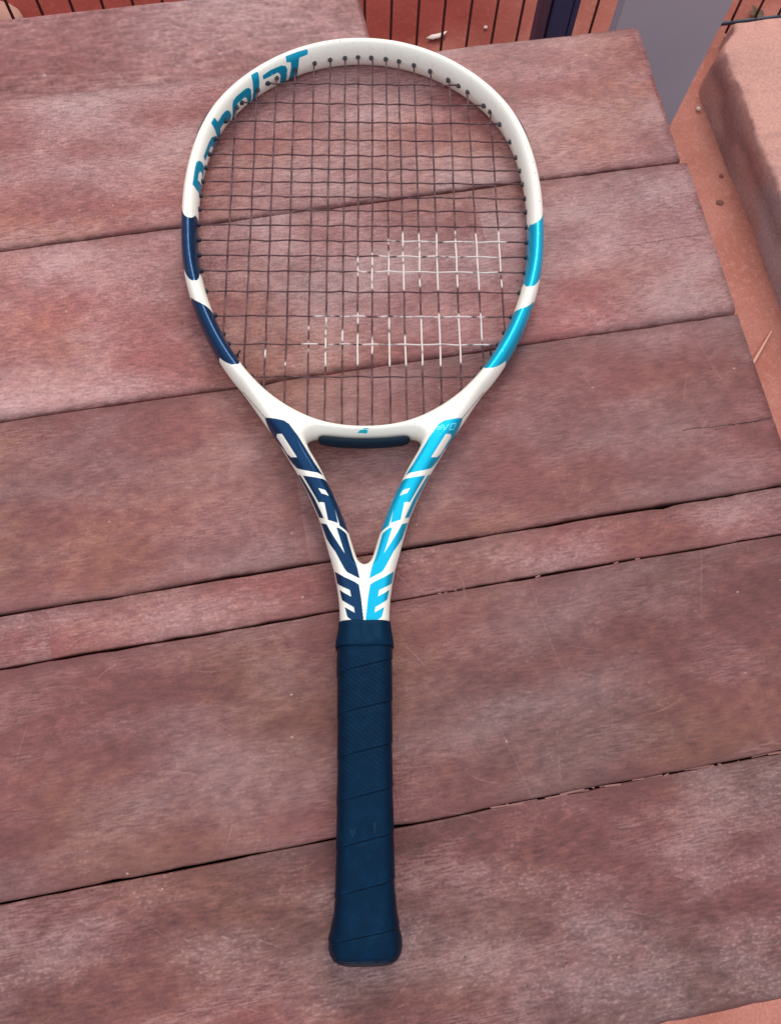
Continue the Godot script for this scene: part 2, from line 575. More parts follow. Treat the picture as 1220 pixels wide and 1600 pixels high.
func build_table():
	var t := thing("plank_table", "weathered reddish-brown wooden plank table under the tennis racket", "table", Vector3(0, TABLE_Y, 0))
	var uvf := func(d: float, n: float) -> Vector2: return Vector2((d - WX0) * WPX / 2016.0, (n - WN0) * WPX / 1368.0)
	var ends := [[0.3555, 0.3508], [0.3560, 0.3530], [0.3525, 0.3508], [0.352, 0.352], [0.353, 0.352], [0.352, 0.351]]
	var gap := [[0.0, 0.0008], [0.0005, 0.0006], [0.0004, 0.0006], [0.0006, 0.0007], [0.0005, 0.0005], [0.0004, 0.0]]
	var near_r := [0.0028, 0.0060, 0.0020, 0.0014, 0.0016, 0.004]
	var lift := [0.0, -0.0006, 0.0, -0.0012, -0.0002, -0.0010]
	for k in 6:
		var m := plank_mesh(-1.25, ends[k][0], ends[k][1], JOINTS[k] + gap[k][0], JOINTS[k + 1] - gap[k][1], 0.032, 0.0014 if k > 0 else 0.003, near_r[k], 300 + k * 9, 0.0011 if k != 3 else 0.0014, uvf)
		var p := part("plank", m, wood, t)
		p.position.y = lift[k]
	var under := mat(lin(70, 48, 46), 0.85)
	for k in range(1, 6):                                     # dark strips added below the joints, so lit ground stays hidden
		var b := part("added_gap_strip", slab(Vector3(1.55, 0.012, 0.026), 0.002), mat(lin(44, 28, 28), 0.9), t)
		b.position = dn(-0.45, JOINTS[k], -0.0395)
		b.rotation.y = -TH
	# splinters and grit caught in the joints
	var st := SurfaceTool.new()
	st.begin(Mesh.PRIMITIVE_TRIANGLES)
	var rr := RandomNumberGenerator.new()
	rr.seed = 62
	for q in 44:
		var k: int = [5, 5, 5, 5, 4][rr.randi() % 5]
		var long_: bool = k == 5 and rr.randf() < 0.5
		var d := rr.randf_range(0.02, 0.34) if k >= 4 else rr.randf_range(-0.35, 0.34)
		if k == 5 and d < 0.09: d += 0.12
		var sz := Vector3(rr.randf_range(0.006, 0.022) if long_ else rr.randf_range(0.001, 0.004), 0.0014, rr.randf_range(0.0008, 0.0014))
		st.append_from(slab(sz, 0.0003), 0, Transform3D(Basis(Vector3.UP, -TH + rr.randfn(0.0, 0.05 if long_ else 0.5)), dn(d, JOINTS[k] + rr.randfn(0.0, 0.0005), -0.0016 - rr.randf() * 0.0014)))
	var chips := part("splinters", st.commit(), mat(lin(150, 106, 102), 0.8), t)
	chips.set_meta("kind", "stuff")
	for d in [-1.0, -0.45, 0.12]:
		var b := part("bearer", slab(Vector3(0.07, 0.045, 0.68), 0.004), under, t)
		b.position = dn(d, -0.305, -0.0695)
		b.rotation.y = -TH
	for d in [-1.0, 0.12]:
		for n in [-0.56, -0.05]:
			var l := part("leg", slab(Vector3(0.065, 0.655, 0.065), 0.005), under, t)
			l.position = dn(d, n, -0.085 - 0.3275)
			l.rotation.y = -TH

func build_bench():
	var t := thing("plank_bench", "worn wooden bench plank lower down behind the table", "bench", Vector3(0, 0.45, 0))
	bench_wood = wood.duplicate()
	bench_wood.uv1_offset = Vector3(0.37, 0.06, 0)
	var uvf := func(d: float, n: float) -> Vector2: return Vector2((d - WX0) * WPX / 2016.0 * 0.30, (n + 1.10) * WPX / 1368.0 * 0.26)
	var m := plank_mesh(-1.25, 0.178, 0.184, -1.118, -0.82, 0.04, 0.004, 0.004, 377, 0.0008, uvf)
	part("seat_plank", m, bench_wood, t)
	var under := mat(lin(70, 48, 46), 0.85)
	for d in [-0.95, 0.0]:
		var l := part("leg", slab(Vector3(0.06, 0.41, 0.22), 0.005), under, t)
		l.position = dn(d, -0.97, -0.04 - 0.205)
		l.rotation.y = -TH

# ==================================================================== the racket
# Everything below is in millimetres in the racket's own frame: x across, y up, w along from butt to tip.
const HOOP_R := [184.6, 182.8, 175.8, 166.0, 155.6, 146.8, 140.2, 135.4, 132.0, 131.2, 133.0, 136.7, 142.2, 148.0, 152.6, 156.6, 160.2, 162.6, 163.4]
const HOOP_W := 512.0
const ARM := [15.7, 180, 15.7, 198.5, 16.5, 212.7, 19.5, 230, 21.8, 238, 24.6, 248, 29.75, 266.4, 32.35, 272.5, 38, 286, 44.8, 299, 51.2, 310, 59.5, 324, 66, 333]
const OPENING := [0, 324.6, 15, 325.4, 31, 327.2, 36.5, 326.2, 39, 324, 39.3, 321.5, 36.9, 315.7, 30, 304, 24.9, 293, 19, 281, 15.65, 272.5, 10.5, 258, 6.2, 243, 4.2, 238, 2, 235.9, 0, 235.2]
const EDGE := 6.0          # radius over which the section rounds off
const HALF := 12.0         # half the height of the frame
const MAIN_X := [-101.3, -85.4, -70.5, -55.7, -40.0, -27.3, -15.1, -4.3, 6.6, 18.6, 29.4, 41.7, 55.0, 69.6, 85.0, 102.3]
const CROSS_W := [640.4, 620.0, 601.2, 583.5, 568.3, 555.2, 542.2, 528.7, 516.0, 502.0, 488.3, 474.8, 461.2, 443.6, 423.0, 399.7, 373.6]
# the paint: outlines of the printed shapes on the frame
const PAINT := {
	"d_body": [-69.3, 336.7, -59.6, 335.2, -54.4, 333.9, -50.7, 331.4, -47.4, 326.5, -38.6, 314.7, -32.3, 303.7, -25.5, 295.8, -33.3, 296.3, -41.2, 298.0, -47.4, 299.8, -50.8, 302.6, -55.1, 306.7, -58.8, 313.9, -66.7, 320.4, -68.8, 323.9, -69.7, 330.6],
	"d_hole": [-60.9, 324.6, -55.7, 324.2, -45.0, 306.9, -51.1, 307.6, -54.9, 310.4, -62.5, 322.6],
	"r_strip": [-50.0, 296.1, -45.6, 294.9, -34.1, 277.7, -27.5, 264.2, -33.9, 265.9, -39.9, 278.7],
	"r_body": [-42.4, 294.2, -35.5, 293.0, -29.2, 292.0, -21.2, 293.5, -17.5, 288.3, -16.0, 280.8, -10.3, 272.4, -6.4, 258.6, -7.4, 256.5, -13.6, 257.8, -15.8, 258.7, -19.1, 271.3, -17.1, 260.6, -23.7, 262.9, -26.1, 274.4, -26.7, 275.0, -30.6, 275.2],
	"r_hole": [-30.4, 285.0, -25.6, 283.6, -23.0, 279.6, -28.1, 281.2],
	"v_body": [-33.0, 262.1, -25.2, 260.0, -12.5, 239.8, -18.1, 257.6, -15.9, 257.0, -10.4, 254.3, -7.1, 242.2, -3.1, 223.5, -10.9, 227.6, -12.4, 229.4, -18.9, 241.2, -27.3, 250.9],
	"e_body": [-22.9, 229.3, -18.4, 227.3, -12.1, 224.1, -6.6, 221.5, -3.6, 219.4, -2.2, 211.0, -0.6, 196.2, -7.4, 196.3, -10.8, 198.7, -12.8, 205.1, -6.2, 201.4, -6.7, 204.9, -15.7, 210.1, -17.9, 216.7, -8.4, 211.7, -9.3, 216.0, -21.1, 221.3],
	"b1": [-128.0, 529.7, -127.1, 545.7, -126.4, 550.3, -124.2, 553.2, -121.4, 554.2, -118.5, 553.6, -117.1, 550.8, -117.3, 545.7, -117.1, 538.3, -115.4, 534.8, -119.4, 528.7, -123.8, 528.2],
	"b1_hole": [-121.9, 546.1, -119.1, 546.6, -118.0, 543.0, -118.2, 538.5, -123.1, 537.2, -123.2, 542.1],
	"a1": [-120.2, 559.5, -118.3, 567.4, -116.6, 574.1, -114.7, 579.1, -112.7, 581.5, -109.7, 582.7, -107.8, 582.9, -108.6, 578.4, -111.5, 575.8, -113.3, 574.4, -114.4, 571.8, -115.6, 566.0, -117.8, 558.2],
	"b2": [-115.2, 594.0, -111.3, 592.8, -108.6, 599.4, -106.3, 603.3, -104.0, 605.4, -101.2, 605.8, -99.4, 604.8, -99.4, 603.1, -101.4, 600.6, -103.6, 598.8, -105.5, 595.5, -107.5, 591.2, -106.1, 590.3, -103.9, 590.3, -108.3, 584.8, -111.5, 585.4, -117.5, 588.3, -116.5, 591.3],
	"o1": [-100.6, 609.9, -100.9, 613.1, -98.8, 616.9, -94.9, 621.7, -91.8, 625.2, -89.6, 626.6, -87.1, 626.6, -85.8, 624.8, -83.4, 621.2, -85.6, 619.2, -89.3, 620.9, -91.1, 620.2, -93.4, 617.5, -96.4, 613.5, -95.7, 612.1, -95.2, 611.4, -96.3, 608.7, -94.2, 602.6, -96.2, 603.6],
	"l1": [-89.1, 636.0, -84.9, 639.6, -83.3, 639.3, -81.0, 633.6, -79.9, 630.0, -79.3, 624.6, -83.2, 623.2, -86.5, 630.6],
	"a2": [-79.3, 638.2, -73.3, 643.8, -65.0, 648.9, -61.4, 649.7, -59.3, 648.3, -58.7, 645.6, -57.6, 641.0, -62.2, 639.4, -64.3, 643.7, -66.7, 644.2, -68.2, 643.2, -72.4, 640.1, -78.0, 636.1],
	"t1": [-62.3, 656.1, -53.4, 660.9, -45.4, 664.2, -44.5, 663.1, -44.2, 660.6, -50.7, 657.2, -50.6, 651.0, -49.6, 645.0, -55.9, 642.2, -56.5, 650.3, -57.3, 653.0, -61.0, 651.9],
	"logo": [-4.8, 324.4, -2.8, 326.6, -0.2, 327.2, 2.4, 327.0, 2.0, 324.2],
	"logo_bar": [-0.2, 327.6, -0.8, 328.1, 3.4, 328.2, 2.8, 327.5],
	"evo_e": [53.9, 330.7, 50.7, 329.6, 49.3, 327.2, 52.4, 327.6],
	"evo_e2": [50.2, 328.5, 52.8, 328.9],
	"evo_v": [53.9, 330.5, 54.2, 326.8, 57.6, 331.2],
	"evo_o": [59.7, 331.5, 63.9, 332.3, 62.5, 328.0, 58.4, 327.3, 59.7, 331.5],
	"evo_s": [47.6, 325.0, 50.7, 325.9],
	"evo_s2": [49.5, 323.9, 51.8, 323.6, 52.1, 324.3],
	"side": [-88.0, 357.5, -77.9, 346.5, -68.7, 335.9, -69.7, 336.1, -69.4, 330.8],
}

func hoop_r(deg: float) -> float:
	var t := fposmod(deg + 180.0, 360.0) - 180.0
	if t > 90.0: t = 180.0 - t
	if t < -90.0: t = -180.0 - t
	var f := (t + 90.0) / 10.0
	var i := mini(int(f), 17)
	var u := f - i
	var g := func(k: int) -> float: return HOOP_R[k] if k >= 0 and k <= 18 else (HOOP_R[-k] if k < 0 else HOOP_R[36 - k])
	var a: float = g.call(i - 1)
	var b: float = g.call(i)
	var c: float = g.call(i + 1)
	var d: float = g.call(i + 2)
	return b + 0.5 * u * (c - a + u * (2.0 * a - 5.0 * b + 4.0 * c - d + u * (3.0 * (b - c) + d - a)))

func hoop_c(deg: float) -> Vector2:
	return Vector2(cos(deg_to_rad(deg)), sin(deg_to_rad(deg))) * hoop_r(deg) + Vector2(0, HOOP_W)

func hoop_n(deg: float) -> Vector2:                          # outward normal
	var d := (hoop_c(deg + 0.5) - hoop_c(deg - 0.5)).normalized()
	return Vector2(d.y, -d.x)

func to3(p: Vector2, y: float) -> Vector3:
	return Vector3(p.x, y, -p.y) * MM

const GX0 := -144.0
const GW0 := 184.0
const GNX := 289
const GNW := 502
var gd := PackedFloat32Array()
var ggx := PackedFloat32Array()
var ggw := PackedFloat32Array()

func smooth_poly(p: PackedVector2Array) -> PackedVector2Array:
	return p

func distance_field():
	var polys := []
	var outer := PackedVector2Array()
	for i in ARM.size() / 2: outer.append(Vector2(ARM[i * 2], ARM[i * 2 + 1]))
	var a := -62.0
	while a <= 242.1:
		outer.append(hoop_c(a) + hoop_n(a) * EDGE)
		a += 1.5
	for i in range(ARM.size() / 2 - 1, -1, -1): outer.append(Vector2(-ARM[i * 2], ARM[i * 2 + 1]))
	polys.append(outer)
	var h1 := PackedVector2Array()
	a = 0.0
	while a < 359.9:
		h1.append(hoop_c(a) - hoop_n(a) * EDGE)
		a += 1.5
	polys.append(h1)
	var h2 := PackedVector2Array()
	var nO := OPENING.size() / 2
	for i in nO: h2.append(Vector2(OPENING[i * 2], OPENING[i * 2 + 1]))
	for i in range(nO - 2, 0, -1): h2.append(Vector2(-OPENING[i * 2], OPENING[i * 2 + 1]))
	polys.append(h2)
	var N := GNX * GNW
	var inside := PackedByteArray()
	inside.resize(N)
	gd.resize(N)
	gd.fill(9.0)
	var cross := []
	for j in GNW: cross.append(PackedFloat32Array())
	for p in polys:
		# round the corners of the hand-set outlines
		var q: PackedVector2Array = p
		if q.size() < 100 or p == outer:
			for it in 2:
				var r := PackedVector2Array()
				for i in q.size():
					var b: Vector2 = q[i]
					var c: Vector2 = q[(i + 1) % q.size()]
					if b.distance_to(c) < 2.0 or (p == outer and b.distance_to(c) > 60.0):
						r.append(b)
						if b.distance_to(c) > 60.0: r.append(c)
					else:
						r.append(b.lerp(c, 0.25)); r.append(b.lerp(c, 0.75))
				q = r
		for i in q.size():
			var b: Vector2 = q[i]
			var c: Vector2 = q[(i + 1) % q.size()]
			# crossings of the rows
			var j0 := int(ceil(minf(b.y, c.y) - GW0))
			var j1 := int(ceil(maxf(b.y, c.y) - GW0))
			for j in range(maxi(j0, 0), mini(j1, GNW)):
				cross[j].append(b.x + (j + GW0 - b.y) / (c.y - b.y) * (c.x - b.x))
			var x0 := maxi(0, int(minf(b.x, c.x) - GX0 - 9))
			var x1 := mini(GNX - 1, int(maxf(b.x, c.x) - GX0 + 10))
			var w0 := maxi(0, int(minf(b.y, c.y) - GW0 - 9))
			var w1 := mini(GNW - 1, int(maxf(b.y, c.y) - GW0 + 10))
			var ab := c - b
			var l2 := maxf(ab.length_squared(), 1e-9)
			for j in range(w0, w1 + 1):
				for k in range(x0, x1 + 1):
					var pt := Vector2(k + GX0, j + GW0) - b
					var t := clampf(pt.dot(ab) / l2, 0.0, 1.0)
					var dd := (pt - ab * t).length()
					var id := j * GNX + k
					if dd < gd[id]: gd[id] = dd
	for j in GNW:
		var cx: PackedFloat32Array = cross[j]
		cx.sort()
		for s in range(0, cx.size() - 1, 2):
			for k in range(maxi(0, int(ceil(cx[s] - GX0))), mini(GNX, int(floor(cx[s + 1] - GX0)) + 1)): inside[j * GNX + k] = 1
	for i in N:
		if inside[i] == 0: gd[i] = -gd[i]
	ggx.resize(N)
	ggw.resize(N)
	for j in range(1, GNW - 1):
		for k in range(1, GNX - 1):
			var i := j * GNX + k
			if absf(gd[i]) < 8.5:
				ggx[i] = (gd[i + 1] - gd[i - 1]) * 0.5
				ggw[i] = (gd[i + GNX] - gd[i - GNX]) * 0.5

func bil(a: PackedFloat32Array, x: float, w: float) -> float:
	var fx := clampf(x - GX0, 0.0, GNX - 1.001)
	var fw := clampf(w - GW0, 0.0, GNW - 1.001)
	var k := int(fx)
	var j := int(fw)
	var i := j * GNX + k
	fx -= k
	fw -= j
	return lerpf(lerpf(a[i], a[i + 1], fx), lerpf(a[i + GNX], a[i + GNX + 1], fx), fw)

const PX0 := -160.0
const PW0 := 178.0
const PPX := 3.9
const PIW := 1248
const PIH := 2028

# the frame's skin: surface nets over u^2 + v^2 = 1, u from the distance to the outline and v from the height
func frame_meshes() -> Dictionary:
	distance_field()
	var K := 27
	var Y0 := -13.0
	var u2 := PackedFloat32Array()
	u2.resize(GNX * GNW)
	for i in u2.size():
		var u := maxf((EDGE - gd[i]) / EDGE, 0.0)
		u2[i] = u * u - 1.0
	var yk := PackedFloat32Array()
	for k in K: yk.append(pow((Y0 + k) / HALF, 2.0))
	var cell := PackedInt32Array()
	cell.resize(GNX * GNW * K)
	cell.fill(-1)
	var pv := PackedVector3Array()
	var pn := PackedVector3Array()
	var puv := PackedVector2Array()
	for j in range(1, GNW - 2):
		for i in range(1, GNX - 2):
			var b := j * GNX + i
			var c00 := u2[b]
			var c10 := u2[b + 1]
			var c01 := u2[b + GNX]
			var c11 := u2[b + GNX + 1]
			if c00 >= 0.0 and c10 >= 0.0 and c01 >= 0.0 and c11 >= 0.0: continue
			var cs := [c00, c10, c01, c11]
			for k in K - 1:
				var ya := yk[k]
				var yb := yk[k + 1]
				var neg := 0
				for c in 4:
					if cs[c] + ya < 0.0: neg += 1
					if cs[c] + yb < 0.0: neg += 1
				if neg == 0 or neg == 8: continue
				var sum := Vector3.ZERO
				var cnt := 0
				for c in 4:
					var fa: float = cs[c] + ya
					var fb: float = cs[c] + yb
					if (fa < 0.0) != (fb < 0.0):
						sum += Vector3(c & 1, fa / (fa - fb), c >> 1); cnt += 1
				for e in [[0, 1, 0], [2, 3, 0], [0, 2, 1], [1, 3, 1]]:
					for s in 2:
						var yy := ya if s == 0 else yb
						var fa: float = cs[e[0]] + yy
						var fb: float = cs[e[1]] + yy
						if (fa < 0.0) != (fb < 0.0):
							var t := fa / (fa - fb)
							if e[2] == 0: sum += Vector3(t, s, e[0] >> 1)
							else: sum += Vector3(e[0] & 1, s, t)
							cnt += 1
				sum /= cnt
				var x := GX0 + i + sum.x
				var w := GW0 + j + sum.z
				var y := Y0 + k + sum.y
				var d := bil(gd, x, w)
				var gx := bil(ggx, x, w)
				var gw := bil(ggw, x, w)
				# one step on to the true surface
				for it in 2:
					var u := maxf((EDGE - d) / EDGE, 0.0)
					var f := u * u + y * y / (HALF * HALF) - 1.0
					var gr := Vector3(-2.0 * u / EDGE * gx, 2.0 * y / (HALF * HALF), -2.0 * u / EDGE * gw)
					var g2 := maxf(gr.length_squared(), 1e-5)
					var st := gr * clampf(f / g2, -0.6, 0.6)
					if st.length() > 0.6: st = st.normalized() * 0.6
					x -= st.x; y -= st.y; w -= st.z
					d = bil(gd, x, w)
				gx = bil(ggx, x, w)
				gw = bil(ggw, x, w)
				var u := maxf((EDGE - d) / EDGE, 0.0)
				var nr := Vector3(-2.0 * u / EDGE * gx, 2.0 * y / (HALF * HALF), 2.0 * u / EDGE * gw).normalized()
				var ex := 0.5 * clampf(HALF - y, 0.0, 2.0 * HALF) if d < EDGE - 0.05 else 0.0
				var gl := maxf(Vector2(gx, gw).length(), 0.2)
				cell[(j * GNX + i) * K + k] = pv.size()
				pv.append(Vector3(x, y, -w) * MM)
				pn.append(nr)
				puv.append(Vector2((x - gx / gl * ex - PX0) * PPX / PIW, (w - gw / gl * ex - PW0) * PPX / PIH))
	var parts := {"hoop": PackedInt32Array(), "throat_bridge": PackedInt32Array(), "throat_arm": PackedInt32Array(), "throat_arm_001": PackedInt32Array(), "shaft": PackedInt32Array()}
	for j in range(2, GNW - 2):
		for i in range(2, GNX - 2):
			var b := j * GNX + i
			var base := b * K
			var c := u2[b]
			var wv := GW0 + j
			var xv := GX0 + i
			var ang := rad_to_deg(atan2(wv - HOOP_W, xv))
			var name_ := "shaft"
			var ring := absf(Vector2(xv, wv - HOOP_W).length() - hoop_r(ang)) < 6.4 if c < 0.0 or u2[b + 1] < 0.0 or u2[b + GNX] < 0.0 else false
			if (ang > -60.0 or ang < -120.0) and wv > 340.0: name_ = "hoop"
			elif absf(xv) < 33.0 and wv > 322.0 and wv < 400.0: name_ = "throat_bridge"
			elif ring and wv > 318.0: name_ = "throat_bridge"
			elif wv > 236.0: name_ = "throat_arm" if xv < 0.0 else "throat_arm_001"
			var out: PackedInt32Array = parts[name_]
			var n0 := out.size()
			for k in range(1, K - 1):
				var f0 := c + yk[k]
				var in0 := f0 < 0.0
				# the edge towards +x
				if in0 != (u2[b + 1] + yk[k] < 0.0):
					add_quad(out, cell[base + k], cell[base - GNX * K + k], cell[base - GNX * K + k - 1], cell[base + k - 1], in0)
				# towards +y
				if in0 != (c + yk[k + 1] < 0.0):
					add_quad(out, cell[base + k], cell[base - K + k], cell[base - K - GNX * K + k], cell[base - GNX * K + k], in0)
				# towards +w
				if in0 != (u2[b + GNX] + yk[k] < 0.0):
					add_quad(out, cell[base + k], cell[base + k - 1], cell[base - K + k - 1], cell[base - K + k], in0)
			if out.size() != n0: parts[name_] = out
	var meshes := {}
	for key in parts:
		var remap := {}
		var v := PackedVector3Array()
		var n := PackedVector3Array()
		var u := PackedVector2Array()
		var idx := PackedInt32Array()
		for q in parts[key]:
			if not remap.has(q):
				remap[q] = v.size()
				v.append(pv[q]); n.append(pn[q]); u.append(puv[q])
			idx.append(remap[q])
		meshes[key] = mesh_of(v, n, idx, u)
	return meshes

func add_quad(out: PackedInt32Array, a: int, b: int, c: int, d: int, flip: bool):
	if a < 0 or b < 0 or c < 0 or d < 0: return
	if not flip: out.append_array([a, b, c, a, c, d])
	else: out.append_array([a, c, b, a, d, c])

# ---------------------------------------------------------------- paint
func ppx(x: float, w: float) -> Vector2:
	return Vector2((x - PX0) * PPX, (w - PW0) * PPX)

func fill_poly(im: Image, pts: PackedVector2Array, c: Color):
	var y0 := 1e9
	var y1 := -1e9
	for p in pts:
		y0 = minf(y0, p.y); y1 = maxf(y1, p.y)
	for y in range(maxi(0, int(y0)), mini(im.get_height() - 1, int(y1)) + 1):
		var xs := PackedFloat32Array()
		var yc := y + 0.5
		for i in pts.size():
			var a := pts[i]
			var b := pts[(i + 1) % pts.size()]
			if (a.y > yc) != (b.y > yc): xs.append(a.x + (yc - a.y) / (b.y - a.y) * (b.x - a.x))
		xs.sort()
		for s in range(0, xs.size() - 1, 2):
			var xa := int(round(xs[s]))
			var xb := int(round(xs[s + 1]))
			if xb > xa: im.fill_rect(Rect2i(xa, y, xb - xa, 1), c)

func shape(key: String, mirror := false) -> PackedVector2Array:
	var a: Array = PAINT[key]
	var r := PackedVector2Array()
	for i in a.size() / 2: r.append(ppx(-a[i * 2] if mirror else a[i * 2], a[i * 2 + 1]))
	return r

func stroke(ims: Array, pts: PackedVector2Array, width: float, cs: Array):
	for i in pts.size() - 1:
		var d := (pts[i + 1] - pts[i]).normalized() * width * 0.5
		var n := Vector2(-d.y, d.x)
		for q in 2: fill_poly(ims[q], PackedVector2Array([pts[i] - d * 0.6 + n, pts[i + 1] + d * 0.6 + n, pts[i + 1] + d * 0.6 - n, pts[i] - d * 0.6 - n]), cs[q])

# a painted band of the hoop between two angles; each edge is given at the inner side, the crown and the outer side
func band(ims: Array, a: Array, b: Array, cs: Array):
	var pts := PackedVector2Array()
	for side in 2:
		var e: Array = a if side == 0 else b
		for i in 25:
			var s := -3.2 + 6.4 * i / 24.0
			if side == 1: s = -s
			var sc := clampf(s, -1.35, 1.35)
			var t: float = e[1] + sc * (e[2] - e[0]) * 0.5 + sc * sc * ((e[0] + e[2]) * 0.5 - e[1])
			var q := hoop_c(t) + hoop_n(t) * s * 6.0
			pts.append(ppx(q.x, q.y))
	for q in 2: fill_poly(ims[q], pts, cs[q])

func frame_material() -> StandardMaterial3D:
	var white := lin(246, 242, 232)
	var navy := lin(0, 50, 90)
	var cyan := lin(0, 182, 224)
	var teal := lin(0, 150, 188)
	var im := Image.create(PIW, PIH, false, Image.FORMAT_RGB8)
	im.fill(white)
	var me := Image.create(PIW, PIH, false, Image.FORMAT_RGB8)
	me.fill(Color(0, 0, 0))
	var ims := [im, me]
	var mt := Color(0.55, 0.55, 0.55)
	var none := Color(0, 0, 0)
	# the two bands on each side of the hoop
	band(ims, [-175.6, -174.6, -178.6], [-152.8, -151.0, -154.7], [navy, mt])
	band(ims, [-141.5, -143.3, -146.2], [-123.9, -123.5, -126.3], [navy, mt])
	band(ims, [-6.3, -6.0, -2.0], [-29.5, -30.3, -27.2], [cyan, mt])
	band(ims, [-38.5, -37.7, -34.7], [-57.6, -57.4, -54.4], [cyan, mt])
	# the letters along both arms
	for mir in [false, true]:
		var c: Color = cyan if mir else navy
		for key in ["d_body", "r_strip", "r_body", "v_body", "e_body"]:
			fill_poly(im, shape(key, mir), c)
			fill_poly(me, shape(key, mir), mt)
		for key in ["d_hole", "r_hole"]:
			fill_poly(im, shape(key, mir), white)
			fill_poly(me, shape(key, mir), none)
		stroke(ims, shape("side", mir), 2.6, [lin(120, 118, 128), none])
	# the name on the hoop
	for key in ["b1", "a1", "b2", "o1", "l1", "a2", "t1"]:
		fill_poly(im, shape(key), teal)
		fill_poly(me, shape(key), Color(0.35, 0.35, 0.35))
	fill_poly(im, shape("b1_hole"), white)
	fill_poly(me, shape("b1_hole"), none)
	fill_poly(im, shape("logo"), lin(0, 176, 200))
	fill_poly(im, shape("logo_bar"), lin(0, 176, 200))
	var pale := lin(120, 235, 250)
	for key in ["evo_e", "evo_e2", "evo_v", "evo_o"]: stroke(ims, shape(key), 2.7, [pale, Color(0.1, 0.1, 0.1)])
	for key in ["evo_s", "evo_s2"]: stroke(ims, shape(key), 1.6, [lin(60, 215, 235), Color(0.1, 0.1, 0.1)])
	# fine grey print and chips on the right of the hoop
	var r := RandomNumberGenerator.new()
	r.seed = 5
	for i in 26:
		var t := 8.0 + 22.0 * i / 26.0
		var s := r.randf_range(-0.5, 2.2)
		var q := hoop_c(t) + hoop_n(t) * (s - 2.0)
		var dv := hoop_n(t) * r.randf_range(0.6, 1.8)
		stroke(ims, PackedVector2Array([ppx(q.x, q.y), ppx(q.x + dv.x, q.y + dv.y)]), 1.2, [lin(184, 190, 206), none])
	for q in [[13.2, 0.6], [17.6, 1.3], [23.4, -0.5], [2.0, 1.5], [96.5, -1.4], [98.4, -1.0], [-176.0, -1.2]]:
		var p: Vector2 = hoop_c(q[0]) + hoop_n(q[0]) * q[1]
		var dv: Vector2 = hoop_n(q[0]).rotated(0.6) * 0.9
		stroke(ims, PackedVector2Array([ppx(p.x, p.y), ppx(p.x + dv.x, p.y + dv.y)]), 2.6, [lin(120, 122, 128), none])
	for i in 170:                                             # rubs, chips and clay stains
		var t := r.randf() * 360.0
		var p := hoop_c(t) + hoop_n(t) * r.randf_range(-4.0, 4.0)
		var dv := Vector2.from_angle(r.randf() * TAU) * r.randf_range(0.2, 1.6)
		var p0 := ppx(p.x, p.y)
		var old := im.get_pixelv(Vector2i(p0))
		var c2 := old.lerp(lin(170, 160, 158) if r.randf() < 0.6 else lin(245, 245, 245), r.randf_range(0.25, 0.7))
		stroke([im, im], PackedVector2Array([p0, ppx(p.x + dv.x, p.y + dv.y)]), r.randf_range(0.9, 1.6), [c2, c2])
	# a faint clay stain below each grommet
	for i in 16:
		for e in 2:
			var hit := hoop_hit(Vector2(MAIN_X[i], HOOP_W), Vector2(0, 1 if e == 0 else -1))
			if e == 1: continue
			for q in 7:
				var p := hit + Vector2(r.randf_range(-1.8, 1.8), r.randf_range(-8.0, 2.0))
				var p0 := ppx(p.x, p.y)
				var old := im.get_pixelv(Vector2i(p0))
				var c2 := old.lerp(lin(196, 150, 140), r.randf_range(0.10, 0.35))
				stroke([im, im], PackedVector2Array([p0, p0 + Vector2(r.randf_range(-1, 1), r.randf_range(2, 9))]), 1.2, [c2, c2])
	im.generate_mipmaps()
	me.generate_mipmaps()
	var m := StandardMaterial3D.new()
	m.albedo_texture = ImageTexture.create_from_image(im)
	m.metallic = 1.0
	m.metallic_texture = ImageTexture.create_from_image(me)
	m.roughness = 0.34
	m.metallic_specular = 0.3
	m.clearcoat_enabled = true
	m.clearcoat = 0.22
	m.clearcoat_roughness = 0.14
	return m

# where a line from inside the hoop meets its inner wall
func hoop_hit(p: Vector2, dir: Vector2) -> Vector2:
	var t := 0.0
	while t < 260.0:
		var q := p + dir * t
		var a := rad_to_deg(atan2(q.y - HOOP_W, q.x))
		if q.distance_to(Vector2(0, HOOP_W)) > hoop_r(a) - 6.0: return q
		t += 0.25
	return p

# ---------------------------------------------------------------- grip
func oct_r(phi: float, hx: float, hy: float, p: float) -> float:      # a rounded octagon around the handle
	var c := cos(phi)
	var s := sin(phi)
	var bev := (hx * 0.676 + hy) * 0.70711
	var sum := pow(absf(c) / hx, p) + pow(absf(s) / hy, p) + pow(absf(c + s) * 0.70711 / bev, p) + pow(absf(c - s) * 0.70711 / bev, p)
	return pow(sum, -1.0 / p)

